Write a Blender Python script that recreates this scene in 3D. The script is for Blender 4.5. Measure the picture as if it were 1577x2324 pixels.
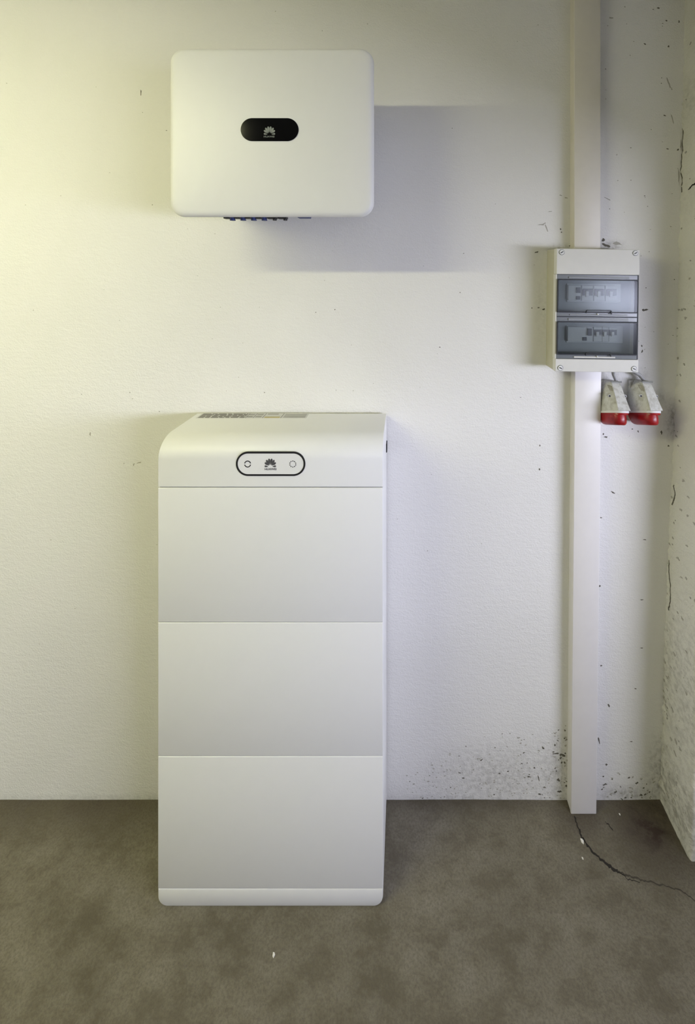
import bpy, bmesh, math, random
from mathutils import Vector, Matrix, noise

for o in list(bpy.data.objects):
    bpy.data.objects.remove(o, do_unlink=True)
scene = bpy.context.scene
COL = scene.collection
R = math.radians

# ------------------------------------------------------------------ camera
F = 760.0            # focal length in pixels of the 1577 px wide frame
CX, CY = 919.0, 620.0    # principal point (the photo is a keystone-corrected crop)
DW = 1.197           # camera to wall, in the depth unit below
KD = 1.22            # metres per depth unit: y is laid out in units of the camera-to-wall survey
HC = 1.882           # camera height
cam_d = bpy.data.cameras.new('camera')
cam_d.sensor_fit = 'HORIZONTAL'
cam_d.sensor_width = 36.0
cam_d.lens = F * KD / 1577.0 * 36.0
cam_d.shift_x = (788.5 - CX) / 1577.0
cam_d.shift_y = -(1162.0 - CY) / 1577.0
cam_d.clip_start = 0.02
cam = bpy.data.objects.new('camera', cam_d)
cam.location = (0, -DW * KD, HC)
cam.rotation_euler = (R(90), 0, 0)
COL.objects.link(cam)
scene.camera = cam

# ------------------------------------------------------------------ world, daylight, exposure
world = bpy.data.worlds.new('world')
scene.world = world
world.use_nodes = True
world.node_tree.nodes['Background'].inputs[0].default_value = (0.75, 0.85, 1.0, 1)
world.node_tree.nodes['Background'].inputs[1].default_value = 0.6

# daylight: overcast sky standing outside the garage's side window (window_1)
sky = bpy.data.lights.new('daylight', 'AREA')
sky.shape = 'RECTANGLE'
sky.size = 7.0       # along y
sky.size_y = 1.4     # along z
sky.energy = 990
sky.color = (0.78, 0.80, 1.0)
sky_o = bpy.data.objects.new('daylight', sky)
sky_o.location = (3.35, -4.7, 1.98)
sky_o.rotation_euler = (R(90), 0, R(90))      # faces -x
COL.objects.link(sky_o)

LAMP_STRENGTH = 112.0
LAMP_TILT = 26.0      # the lamp's face is turned this far from straight down towards the wall
LAMP_COLOR = (1.0, 0.985, 0.58)

vs = scene.view_settings
vs.view_transform = 'Standard'
vs.look = 'None'
vs.exposure = 0.0
vs.gamma = 1.0
vs.use_curve_mapping = False
try:
    scene.cycles.use_denoising = True
    scene.cycles.max_bounces = 5
    scene.cycles.diffuse_bounces = 3
    scene.cycles.transparent_max_bounces = 12
    scene.cycles.caustics_reflective = False
    scene.cycles.caustics_refractive = False
except Exception:
    pass


def at(px, py, off=0.0):
    """point seen at pixel (px, py) on the plane standing off metres in front of the wall"""
    d = DW - off
    return Vector(((px - CX) / F * d, -off, HC + (CY - py) / F * d))


# ------------------------------------------------------------------ materials
def new_mat(name):
    m = bpy.data.materials.new(name)
    m.use_nodes = True
    nt = m.node_tree
    return m, nt, nt.nodes['Principled BSDF']


def nd(nt, kind, **kw):
    n = nt.nodes.new(kind)
    for k, v in kw.items():
        setattr(n, k, v)
    return n


def lk(nt, a, b):
    nt.links.new(a, b)


def noise_tex(nt, vec, scale, detail=4, rough=0.55, dist=0.0):
    n = nd(nt, 'ShaderNodeTexNoise')
    n.inputs['Scale'].default_value = scale
    n.inputs['Detail'].default_value = detail
    n.inputs['Roughness'].default_value = rough
    n.inputs['Distortion'].default_value = dist
    lk(nt, vec, n.inputs['Vector'])
    return n.outputs['Fac']


def ramp(nt, fac, p0, p1, c0=(0, 0, 0, 1), c1=(1, 1, 1, 1)):
    r = nd(nt, 'ShaderNodeValToRGB')
    r.color_ramp.elements[0].position = p0
    r.color_ramp.elements[0].color = c0
    r.color_ramp.elements[1].position = p1
    r.color_ramp.elements[1].color = c1
    lk(nt, fac, r.inputs[0])
    return r.outputs[0]


def mixc(nt, fac, a, b):
    m = nd(nt, 'ShaderNodeMix', data_type='RGBA')
    for sock, v in ((m.inputs[0], fac), (m.inputs[6], a), (m.inputs[7], b)):
        if isinstance(v, (int, float)):
            sock.default_value = v
        elif isinstance(v, tuple):
            sock.default_value = v if len(v) == 4 else (*v, 1)
        else:
            lk(nt, v, sock)
    return m.outputs[2]


def mth(nt, op, a, b=None, clamp=False):
    m = nd(nt, 'ShaderNodeMath', operation=op, use_clamp=clamp)
    for i, v in enumerate((a, b)):
        if v is None:
            continue
        if isinstance(v, (int, float)):
            m.inputs[i].default_value = v
        else:
            lk(nt, v, m.inputs[i])
    return m.outputs[0]


def bump(nt, bsdf, height, strength, dist, prev=None):
    b = nd(nt, 'ShaderNodeBump')
    b.inputs['Strength'].default_value = strength
    b.inputs['Distance'].default_value = dist
    lk(nt, height, b.inputs['Height'])
    if prev is not None:
        lk(nt, prev, b.inputs['Normal'])
    lk(nt, b.outputs[0], bsdf.inputs['Normal'])
    return b.outputs[0]


def geo_pos(nt):
    return nd(nt, 'ShaderNodeNewGeometry').outputs['Position']


def mapped(nt, vec, scale=(1, 1, 1), rot=(0, 0, 0)):
    m = nd(nt, 'ShaderNodeMapping')
    m.inputs['Scale'].default_value = scale
    m.inputs['Rotation'].default_value = rot
    lk(nt, vec, m.inputs['Vector'])
    return m.outputs[0]


def plain(name, color, rough=0.5, metal=0.0, grain=0.0, grain_scale=900.0, mottle=0.03):
    m, nt, b = new_mat(name)
    pos = geo_pos(nt)
    n = noise_tex(nt, pos, 35, 1)
    lo = tuple(c * (1 - mottle) for c in color)
    hi = tuple(min(1, c * (1 + mottle)) for c in color)
    lk(nt, mixc(nt, n, lo, hi), b.inputs['Base Color'])
    b.inputs['Roughness'].default_value = rough
    b.inputs['Metallic'].default_value = metal
    if grain > 0:
        bump(nt, b, noise_tex(nt, pos, grain_scale, 2), grain, 0.0004)
    return m


def blob(nt, pos, centre, radii):
    """soft ellipsoid mask 1 at centre, 0 at its edge, for grime of its own shape"""
    s = nd(nt, 'ShaderNodeVectorMath', operation='SUBTRACT')
    lk(nt, pos, s.inputs[0]); s.inputs[1].default_value = centre
    d = nd(nt, 'ShaderNodeVectorMath', operation='DIVIDE')
    lk(nt, s.outputs[0], d.inputs[0]); d.inputs[1].default_value = radii
    l = nd(nt, 'ShaderNodeVectorMath', operation='LENGTH')
    lk(nt, d.outputs[0], l.inputs[0])
    return mth(nt, 'SUBTRACT', 1.0, l.outputs['Value'], clamp=True)


def wall_mat(name, base, alt, rough_bump=1.0, dirt=(0.10, 0.09, 0.07)):
    """plaster; the vertex attribute grime says where dirt has settled"""
    m, nt, b = new_mat(name)
    pos = geo_pos(nt)
    big = noise_tex(nt, pos, 2.2, 1)
    c = mixc(nt, ramp(nt, big, 0.35, 0.7), base, alt)
    at_ = nd(nt, 'ShaderNodeAttribute', attribute_name='grime')
    fine_r = ramp(nt, noise_tex(nt, pos, 55, 2, 0.7), 0.42, 0.66)
    g = mth(nt, 'MULTIPLY', at_.outputs['Fac'], mth(nt, 'ADD', mth(nt, 'MULTIPLY', fine_r, 0.75), 0.25), clamp=True)
    c = mixc(nt, g, c, dirt)
    lk(nt, c, b.inputs['Base Color'])
    b.inputs['Roughness'].default_value = 0.85
    b.inputs['Specular IOR Level'].default_value = 0.25
    trowel = noise_tex(nt, mapped(nt, pos, (1, 1, 2.2), (0, R(14), 0)), 30, 3, 0.62)
    grain = noise_tex(nt, pos, 190, 1, 0.6)
    h = mth(nt, 'ADD', mth(nt, 'MULTIPLY', trowel, 0.0030), mth(nt, 'MULTIPLY', grain, 0.0016))
    bump(nt, b, h, 0.75 * rough_bump, 1.0)
    return m


def room_mat(name, c0, c1):
    m, nt, b = new_mat(name)
    lk(nt, mixc(nt, noise_tex(nt, geo_pos(nt), 3, 0), c0, c1), b.inputs['Base Color'])
    b.inputs['Roughness'].default_value = 0.9
    return m


def gblobs(rows, off=0.0):
    out = []
    for (px, py, rx, rz, amt) in rows:
        p = at(px, py, off)
        out.append((p.x, p.z, rx, rz, amt))
    return out


def grime_at(blobs, x, z):
    g = 0.0
    for (cx, cz, rx, rz, amt) in blobs:
        d = math.hypot((x - cx) / rx, (z - cz) / rz)
        if d < 1:
            g = max(g, amt * (1 - d))
    return g


G_WALL = gblobs(((1385, 560, .07, .035, .55), (1275, 566, .07, .03, .5), (1525, 955, .035, .09, .75),
                 (1500, 905, .05, .05, .3), (1385, 860, .05, .05, .5), (1450, 855, .05, .04, .4),
                 (1120, 1765, .30, .16, .42), (1270, 1770, .14, .22, .45), (1415, 1805, .14, .05, .6),
                 (1500, 1770, .07, .20, .7), (1515, 1620, .03, .35, .5), (1525, 1350, .02, .3, .4),
                 (1230, 700, .035, .20, .18), (300, 1814, .9, .022, .30), (1090, 1815, .4, .03, .45)))
M_wall = wall_mat('wall_plaster', (0.83, 0.82, 0.79), (0.80, 0.79, 0.76))
G_PIER = gblobs(((1505, 1780, .05, .25, .75), (1515, 1500, .04, .45, .5), (1560, 1900, .05, .06, .6),
                 (1552, 220, .05, .12, .35), (1545, 430, .03, .2, .5)), .03)
M_pier = wall_mat('pier_plaster', (0.78, 0.77, 0.71), (0.70, 0.69, 0.62), 1.5)
M_room = room_mat('room_plaster', (0.80, 0.79, 0.76), (0.84, 0.83, 0.80))


def floor_mat():
    m, nt, b = new_mat('floor_concrete')
    pos = geo_pos(nt)
    n1 = noise_tex(nt, pos, 3.0, 3, 0.55, 0.2)
    n2 = noise_tex(nt, mapped(nt, pos, (1, 1.5, 1), (0, 0, R(30))), 9, 5, 0.72)
    n3 = noise_tex(nt, pos, 150, 2, 0.7)
    c = mixc(nt, ramp(nt, n1, 0.30, 0.72), (0.118, 0.102, 0.066), (0.206, 0.186, 0.136))
    c = mixc(nt, mth(nt, 'MULTIPLY', ramp(nt, n2, 0.42, 0.80), 0.50), c, (0.34, 0.32, 0.265))
    c = mixc(nt, mth(nt, 'MULTIPLY', ramp(nt, n2, 0.22, 0.50, (1, 1, 1, 1), (0, 0, 0, 1)), 0.50), c, (0.080, 0.066, 0.045))
    c = mixc(nt, mth(nt, 'MULTIPLY', ramp(nt, n3, 0.40, 0.66), 0.48), c, (0.095, 0.083, 0.063))
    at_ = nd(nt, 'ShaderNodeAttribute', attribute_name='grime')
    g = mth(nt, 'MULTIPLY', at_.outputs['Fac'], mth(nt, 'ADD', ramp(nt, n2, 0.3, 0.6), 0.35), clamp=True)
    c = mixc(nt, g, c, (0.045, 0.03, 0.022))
    lk(nt, c, b.inputs['Base Color'])
    b.inputs['Roughness'].default_value = 0.8
    b.inputs['Specular IOR Level'].default_value = 0.3
    h = mth(nt, 'ADD', mth(nt, 'MULTIPLY', n2, 0.0025), mth(nt, 'MULTIPLY', n3, 0.0020))
    bump(nt, b, h, 0.8, 1.0)
    return m


G_FLOOR = ((.86, -.05, .22, .16, .95), (.60, -.02, .14, .08, .8), (.30, .02, .7, .06, .6), (-1.1, .02, .95, .13, .65), (.98, -.42, .30, .25, .35))  # the wide left patch darkens the floor along the wall beside the tower
M_floor = floor_mat()
M_white = plain('powder_coat_white', (0.80, 0.80, 0.785), 0.42, grain=0.10, mottle=0.008)
M_white2 = plain('moulded_white', (0.80, 0.80, 0.79), 0.36, grain=0.05, mottle=0.008)
M_grey_case = plain('die_cast_grey', (0.42, 0.43, 0.44), 0.5, mottle=0.03)
M_core = plain('seam_shadow_gap', (0.30, 0.30, 0.30), 0.7)
M_black = plain('black_plastic', (0.012, 0.012, 0.014), 0.45)
M_gloss = plain('black_glass', (0.002, 0.002, 0.0025), 0.12)
M_gloss.node_tree.nodes['Principled BSDF'].inputs['Specular IOR Level'].default_value = 0.12
M_blue = plain('blue_plastic', (0.02, 0.035, 0.16), 0.45)
M_logo_grey = plain('printed_grey', (0.22, 0.24, 0.22), 0.6, mottle=0.1)
M_logo_dark = plain('printed_charcoal', (0.07, 0.07, 0.075), 0.6, mottle=0.1)
M_lbl_white = plain('label_paper', (0.62, 0.62, 0.60), 0.5)
M_lbl_dark = plain('label_ink', (0.16, 0.145, 0.13), 0.55, mottle=0.15)
M_lbl_mid = plain('label_ink_pale', (0.36, 0.35, 0.33), 0.55, mottle=0.15)
M_lbl_yel = plain('label_yellow', (0.48, 0.40, 0.16), 0.5)
M_duct = plain('trunking_pvc', (0.80, 0.775, 0.755), 0.40, mottle=0.02)
M_duct_top = plain('trunking_pvc_aged', (0.74, 0.70, 0.62), 0.45, mottle=0.03)
M_box = plain('box_abs_grey', (0.70, 0.69, 0.63), 0.45, grain=0.06, mottle=0.03)
M_box_side = plain('box_abs_shaded', (0.53, 0.51, 0.39), 0.5, mottle=0.05)  # yellowish plastic, darkened: the shade on the box's flank is in the colour
M_smoke = plain('smoked_plastic', (0.17, 0.185, 0.195), 0.22)
M_strip = plain('strip_grey', (.24, .255, .26), .35)
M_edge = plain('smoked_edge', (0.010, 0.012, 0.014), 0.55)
M_dev = plain('device_grey', (0.74, 0.75, 0.74), 0.45)
M_dev2 = plain('device_panel', (0.50, 0.52, 0.52), 0.5)
M_dark_dev = plain('device_dark', (0.025, 0.027, 0.03), 0.4)
M_screw = plain('screw_grey', (0.74, 0.74, 0.71), 0.35, mottle=0.05)
M_dirt = plain('soot_mark', (0.13, 0.12, 0.095), 0.9, mottle=0.3)
M_dirt2 = plain('dust_mark', (0.42, 0.40, 0.35), 0.9, mottle=0.25)
M_chip = plain('chipped_paint', (0.85, 0.83, 0.78), 0.7)
M_crack = plain('crack_dark', (0.022, 0.019, 0.015), 0.95)
M_crack2 = plain('crack_dusty', (0.06, 0.052, 0.04), 0.95)
M_metal = plain('galvanised_metal', (0.52, 0.53, 0.53), 0.35, 0.8, mottle=0.08)
M_cable = plain('grey_cable', (0.42, 0.42, 0.41), 0.5)


def sock_mat():
    m, nt, b = new_mat('socket_dirty_white')
    pos = geo_pos(nt)
    c = mixc(nt, ramp(nt, noise_tex(nt, pos, 60, 5), 0.45, 0.75), (0.66, 0.66, 0.63), (0.42, 0.41, 0.36))
    c = mixc(nt, mth(nt, 'MULTIPLY', ramp(nt, noise_tex(nt, pos, 260, 4, 0.7), 0.58, 0.70), 0.6), c, (0.13, 0.12, 0.10))
    lk(nt, c, b.inputs['Base Color'])
    b.inputs['Roughness'].default_value = 0.45
    return m


def red_mat():
    m, nt, b = new_mat('socket_red')
    pos = geo_pos(nt)
    c = mixc(nt, ramp(nt, noise_tex(nt, pos, 55, 4), 0.45, 0.75), (0.33, 0.003, 0.006), (0.17, 0.007, 0.010))
    c = mixc(nt, mth(nt, 'MULTIPLY', ramp(nt, noise_tex(nt, pos, 320, 4, 0.7), 0.60, 0.72), 0.35), c, (0.35, 0.14, 0.13))
    lk(nt, c, b.inputs['Base Color'])
    b.inputs['Roughness'].default_value = 0.35
    return m


M_sock, M_red = sock_mat(), red_mat()


def lid_mat():
    m, nt, b = new_mat('lid_smoked_clear')
    out = nt.nodes['Material Output']
    tr = nd(nt, 'ShaderNodeBsdfTransparent')
    pos = geo_pos(nt)
    tint = mixc(nt, noise_tex(nt, pos, 30, 3), (0.73, 0.755, 0.755), (0.77, 0.795, 0.795))
    lk(nt, tint, tr.inputs[0])
    gl = nd(nt, 'ShaderNodeBsdfGlossy')
    gl.inputs['Roughness'].default_value = 0.20
    gl.inputs['Color'].default_value = (0.95, 0.97, 1, 1)
    fr = nd(nt, 'ShaderNodeFresnel')
    fr.inputs['IOR'].default_value = 1.5
    mx = nd(nt, 'ShaderNodeMixShader')
    lk(nt, mth(nt, 'MULTIPLY', fr.outputs[0], 0.50, clamp=True), mx.inputs[0])
    lk(nt, tr.outputs[0], mx.inputs[1])
    lk(nt, gl.outputs[0], mx.inputs[2])
    lk(nt, mx.outputs[0], out.inputs['Surface'])
    return m


M_lid = lid_mat()


def glow_mat():
    m, nt, b = new_mat('lamp_tube_glow')
    b.inputs['Base Color'].default_value = (0.9, 0.9, 0.9, 1)
    b.inputs['Emission Color'].default_value = (*LAMP_COLOR, 1)
    b.inputs['Emission Strength'].default_value = LAMP_STRENGTH
    return m


M_glow = glow_mat()


# ------------------------------------------------------------------ mesh helpers
OFF = {}


def mesh_obj(name, bm, mat, parent=None, smooth=False, label=None):
    me = bpy.data.meshes.new(name)
    for v in bm.verts:
        v.co.y *= KD
    if parent is not None:
        off = OFF.get(parent.name, Vector())
        if off.length > 0:
            bmesh.ops.translate(bm, verts=bm.verts, vec=-off)
    bmesh.ops.recalc_face_normals(bm, faces=bm.faces)
    bm.to_mesh(me)
    bm.free()
    me.materials.append(mat)
    if smooth:
        me.shade_smooth()
    o = bpy.data.objects.new(name, me)
    COL.objects.link(o)
    if parent is not None:
        o.parent = parent
        OFF[o.name] = OFF.get(parent.name, Vector())
    if label:
        o['label'] = label
    return o


def smooth_by_angle(o, ang=35):
    o.data.shade_smooth()
    try:
        o.data.set_sharp_from_angle(angle=R(ang))
    except Exception:
        pass
    return o


def thing(name, label, cat, loc, group=None):
    o = bpy.data.objects.new(name, None)
    o.empty_display_size = 0.05
    COL.objects.link(o)
    loc = Vector((loc[0], loc[1] * KD, loc[2]))
    o.location = loc
    o['label'] = label
    o['category'] = cat
    if group:
        o['group'] = group
    OFF[o.name] = loc
    return o


def tag(o, label, cat, group=None):
    o['label'] = label
    o['category'] = cat
    if group:
        o['group'] = group
    return o


def struct(o):
    o['kind'] = 'structure'
    return o


def box(bm, x0, x1, y0, y1, z0, z1, bev=0.0, seg=2):
    xs, ys, zs = sorted((x0, x1)), sorted((y0, y1)), sorted((z0, z1))
    v = [bm.verts.new((x, y, z)) for x in xs for y in ys for z in zs]
    idx = ((0, 1, 3, 2), (4, 6, 7, 5), (0, 4, 5, 1), (2, 3, 7, 6), (0, 2, 6, 4), (1, 5, 7, 3))
    fs = [bm.faces.new([v[i] for i in f]) for f in idx]
    if bev > 0:
        es = list({e for f in fs for e in f.edges})
        bmesh.ops.bevel(bm, geom=es, offset=bev, segments=seg, profile=0.5, affect='EDGES', clamp_overlap=True)
    return bm


def B(*a, **k):
    return box(bmesh.new(), *a, **k)


def ring_loft(bm, rings, cap0=True, cap1=True):
    vr = [[bm.verts.new(p) for p in r] for r in rings]
    n = len(vr[0])
    for a, b in zip(vr, vr[1:]):
        for i in range(n):
            j = (i + 1) % n
            bm.faces.new((a[i], a[j], b[j], b[i]))
    if cap0:
        bm.faces.new(vr[0])
    if cap1:
        bm.faces.new(list(reversed(vr[-1])))
    return bm


def rrect(x0, x1, z0, z1, r, y, inset=0.0, n=8):
    x0, x1, z0, z1 = x0 + inset, x1 - inset, z0 + inset, z1 - inset
    r = max(0.0008, r - inset * 0.6)
    pts = []
    for cx, cz, a0 in ((x1 - r, z1 - r, 0), (x0 + r, z1 - r, 90), (x0 + r, z0 + r, 180), (x1 - r, z0 + r, 270)):
        for i in range(n + 1):
            a = R(a0 + 90 * i / n)
            pts.append((cx + r * math.cos(a), y, cz + r * math.sin(a)))
    return pts


def cyl(bm, p0, p1, r0, r1=None, n=16):
    r1 = r0 if r1 is None else r1
    p0, p1 = Vector(p0), Vector(p1)
    d = (p1 - p0).normalized()
    u = d.orthogonal().normalized()
    w = d.cross(u)
    rings = []
    for p, r in ((p0, r0), (p1, r1)):
        rings.append([p + (u * math.cos(2 * math.pi * i / n) + w * math.sin(2 * math.pi * i / n)) * r for i in range(n)])
    return ring_loft(bm, rings)


def tube(bm, pts, r, n=10):
    pts = [Vector(p) for p in pts]
    rings = []
    for i, p in enumerate(pts):
        d = (pts[min(i + 1, len(pts) - 1)] - pts[max(i - 1, 0)]).normalized()
        u = d.cross(Vector((0, 1, 0.2))).normalized()
        w = d.cross(u)
        rings.append([p + (u * math.cos(2 * math.pi * k / n) + w * math.sin(2 * math.pi * k / n)) * r for k in range(n)])
    return ring_loft(bm, rings)


def arc_band(bm, c, r0, r1, a0, a1, y0, y1, n=12):
    """flat arc ring segment in the xz plane, extruded from y0 to y1"""
    cx, cz = c
    prev = None
    first = None
    for i in range(n + 1):
        a = R(a0 + (a1 - a0) * i / n)
        q = [bm.verts.new((cx + r * math.cos(a), y, cz + r * math.sin(a))) for r, y in ((r0, y0), (r1, y0), (r1, y1), (r0, y1))]
        if prev:
            for k in range(4):
                bm.faces.new((prev[k], prev[(k + 1) % 4], q[(k + 1) % 4], q[k]))
        else:
            first = q
        prev = q
    bm.faces.new(first)
    bm.faces.new(list(reversed(prev)))


def pill(bm, x0, x1, z0, z1, y0, y1, n=14):
    r = (z1 - z0) / 2
    return ring_loft(bm, [rrect(x0, x1, z0, z1, r - 1e-5, y1, 0, n), rrect(x0, x1, z0, z1, r - 1e-5, y0, 0, n)])


def pill_ring(bm, x0, x1, z0, z1, t, y0, y1, n=14):
    r = (z1 - z0) / 2
    o1 = [bm.verts.new(p) for p in rrect(x0, x1, z0, z1, r - 1e-5, y0, 0, n)]
    o2 = [bm.verts.new(p) for p in rrect(x0, x1, z0, z1, r - 1e-5, y1, 0, n)]
    i1 = [bm.verts.new(p) for p in rrect(x0 + t, x1 - t, z0 + t, z1 - t, r - t - 1e-5, y0, 0, n)]
    i2 = [bm.verts.new(p) for p in rrect(x0 + t, x1 - t, z0 + t, z1 - t, r - t - 1e-5, y1, 0, n)]
    m = len(o1)
    for i in range(m):
        j = (i + 1) % m
        for a, b in ((o1, o2), (o2, i2), (i2, i1), (i1, o1)):
            bm.faces.new((a[i], a[j], b[j], b[i]))


def emblem(bm, cx, cz, w, h, y0, y1):
    """eight petals fanned out like an opened flower; (cx, cz) is the middle of its bounding box"""
    base = Vector((cx, cz - h * 0.42))
    for sgn in (1, -1):
        for ang, l0, l1, wd in ((79, .22, 1.0, .150), (54, .20, .99, .150), (30, .22, .93, .140), (6, .30, .84, .115)):
            a = R(ang)
            d = Vector((math.cos(a) * sgn, math.sin(a)))
            q = Vector((-d.y, d.x))
            sx, sz = w / 1.72, h / 1.05
            prof = []
            for t, k in ((0.0, .10), (.25, .50), (.5, .85), (.72, 1.0), (.9, .78), (1.0, .30)):
                prof.append((l0 + (l1 - l0) * t, wd * k))
            pts = [(d * L + q * ww) for L, ww in prof] + [(d * L - q * ww) for L, ww in reversed(prof)]
            off = Vector((sgn * 0.02, -0.06 if ang < 20 else 0.0))
            f = []
            for yy in (y0, y1):
                f.append([bm.verts.new((base.x + (p.x + off.x) * sx * 1.0, yy, base.y + (p.y + off.y) * sz * 0.95)) for p in pts])
            n = len(pts)
            for i in range(n):
                j = (i + 1) % n
                bm.faces.new((f[0][i], f[0][j], f[1][j], f[1][i]))
            bm.faces.new(f[0])
            bm.faces.new(list(reversed(f[1])))


def text_bm(txt, cx, cz, width, y, height=None):
    cu = bpy.data.curves.new('lettering', 'FONT')
    cu.body = txt
    cu.align_x = 'CENTER'
    cu.size = 1.0
    cu.extrude = 0.01
    cu.offset = 0.012
    to = bpy.data.objects.new('lettering_tmp', cu)
    COL.objects.link(to)
    bpy.context.view_layer.update()
    dg = bpy.context.evaluated_depsgraph_get()
    me = bpy.data.meshes.new_from_object(to.evaluated_get(dg))
    bpy.data.objects.remove(to, do_unlink=True)
    bm = bmesh.new()
    bm.from_mesh(me)
    bpy.data.meshes.remove(me)
    xs = [v.co.x for v in bm.verts]
    ys = [v.co.y for v in bm.verts]
    s = width / (max(xs) - min(xs))
    sz = s if height is None else height / (max(ys) - min(ys))
    mx, my = (max(xs) + min(xs)) / 2, (max(ys) + min(ys)) / 2
    for v in bm.verts:
        x, yy, z = v.co
        v.co = (cx + (x - mx) * s, y - z * 0.02, cz + (yy - my) * sz)
    return bm


# ------------------------------------------------------------------ setting
RX, LX, FY, CZ = 2.2, -4.3, -4.2, 2.93      # right wall, left wall, wall behind the camera, ceiling


def wall_y(x, z):
    """uneven hand-trowelled face of the back wall"""
    p = Vector((x * 2.2, 0.3, z * 2.2))
    q = Vector((x * 9, 4.3, z * 9))
    return 0.0014 * noise.noise(p) + 0.0005 * noise.noise(q)


def grid_mesh(bm, fn, us, vs_, grime=None):
    lay = bm.verts.layers.float.new('grime') if grime else None
    rows = [[bm.verts.new(fn(u, v)) for u in us] for v in vs_]
    if grime:
        for row in rows:
            for v in row:
                v[lay] = grime(v.co)
    for a, b in zip(rows, rows[1:]):
        for i in range(len(us) - 1):
            bm.faces.new((a[i], a[i + 1], b[i + 1], b[i]))


def lin(a, b, n):
    return [a + (b - a) * i / n for i in range(n + 1)]


bm = bmesh.new()
grid_mesh(bm, lambda x, z: (x, wall_y(x, z), z), [LX, -2.4] + lin(-1.6, 1.1, 240) + [1.6, RX], lin(0, CZ, 260), lambda p: grime_at(G_WALL, p.x, p.z))
box(bm, LX, RX, 0.004, 0.2, 0, CZ)
wall_back = struct(mesh_obj('wall_back', bm, M_wall, smooth=False))
wall_back['label'] = 'rough white plastered garage wall behind the equipment'

bm = bmesh.new()
grid_mesh(bm, lambda x, y: (x, y, 0.0), [LX, -2.2] + lin(-1.6, 1.3, 200) + [RX + .3], [.2] + lin(.02, -.5, 40) + [-1.2, FY - .1], lambda p: grime_at(G_FLOOR, p.x, p.y))
box(bm, LX, RX + 0.3, 0.2, FY - 0.1, -0.1, -0.002)
floor = struct(mesh_obj('floor', bm, M_floor))
floor['label'] = 'stained grey concrete floor'

struct(mesh_obj('ceiling', B(LX, RX + 0.3, 0.2, FY - 0.1, CZ, CZ + 0.1), M_room))
struct(mesh_obj('wall_left', B(LX - 0.1, LX, 0.2, FY - 0.1, 0, CZ), M_room))
struct(mesh_obj('wall_front', B(LX, RX, FY - 0.1, FY, 0, CZ), M_room))
# right wall with the window opening that lets the daylight in
WY0, WY1, WZ0, WZ1 = -3.3, -0.78, 1.26, 1.80
bm = bmesh.new()
T = 0.28
box(bm, RX, RX + T, 0.2, WY1, 0, CZ)
box(bm, RX, RX + T, WY0, FY - 0.1, 0, CZ)
box(bm, RX, RX + T, WY0, WY1, 0, WZ0)
box(bm, RX, RX + T, WY0, WY1, WZ1, CZ)
struct(mesh_obj('wall_right', bm, M_room))
bm = bmesh.new()
fr = 0.04
box(bm, RX + 0.2, RX + 0.25, WY0, WY1, WZ0, WZ0 + fr)
box(bm, RX + 0.2, RX + 0.25, WY0, WY1, WZ1 - fr, WZ1)
box(bm, RX + 0.2, RX + 0.25, WY0, WY0 + fr, WZ0 + fr, WZ1 - fr)
box(bm, RX + 0.2, RX + 0.25, WY1 - fr, WY1, WZ0 + fr, WZ1 - fr)
w1 = struct(mesh_obj('window_1', bm, M_white2))

# pier of rough plaster in the right corner
EDGE = [(0.0, .911), (.008, .912), (.339, .923), (.654, .931), (1.299, .962), (2.15, .986), (2.858, 1.0016), (3.0, 1.004)]


def edge_x(z):
    for (z0, x0), (z1, x1) in zip(EDGE, EDGE[1:]):
        if z <= z1:
            return x0 + (x1 - x0) * (z - z0) / (z1 - z0)
    return EDGE[-1][1]


PD = 0.126


def pier_pt(u, z):
    ex = edge_x(z)
    r = 0.010
    if u <= PD - r:                       # side face, u runs from the back wall to the camera
        x, y, nx, ny = ex, 0.004 - u * (PD + 0.004 - r) / (PD - r), -1, 0
        ny = 0
    elif u <= PD + r:
        a = (u - (PD - r)) / (2 * r) * math.pi / 2
        x, y = ex + r - r * math.cos(a), -PD + r - r * math.sin(a)
        nx, ny = -math.cos(a), -math.sin(a)
    else:
        x, y, nx, ny = ex + r + (u - PD - r), -PD, 0, -1
    P = Vector((x * 1.0, y, z))
    h = 0.0022 * noise.noise(P * 14) + 0.0022 * noise.noise(P * 45) + 0.0012 * noise.noise(P * 110)
    if u < 0.03:                          # crumbling fillet where the pier meets the wall
        k = (0.03 - u) / 0.03
        h += k * (0.010 * max(0.0, noise.noise(P * 26 + Vector((3, 1, 7)))) + 0.004 * noise.noise(P * 80))
    if u > RX - ex:
        h = 0
    return (x + nx * h, y + ny * h, z)


bm = bmesh.new()
us = lin(0, PD - 0.010, 26) + lin(PD - 0.0085, PD + 0.010, 6) + lin(PD + 0.014, PD + 0.11, 16) + [PD + .2, PD + .5, PD + .9, PD + 1.21]
grid_mesh(bm, pier_pt, us, lin(0.0, CZ, 480), lambda p: grime_at(G_PIER, p.x, p.z))
pier = struct(mesh_obj('wall_pier', bm, M_pier, smooth=True))
pier['label'] = 'crumbling plastered pier in the right corner'

# lamp: bare fluorescent tube under the ceiling, left of and beside the camera
TILT = Matrix.Rotation(R(LAMP_TILT), 3, 'X')


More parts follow.
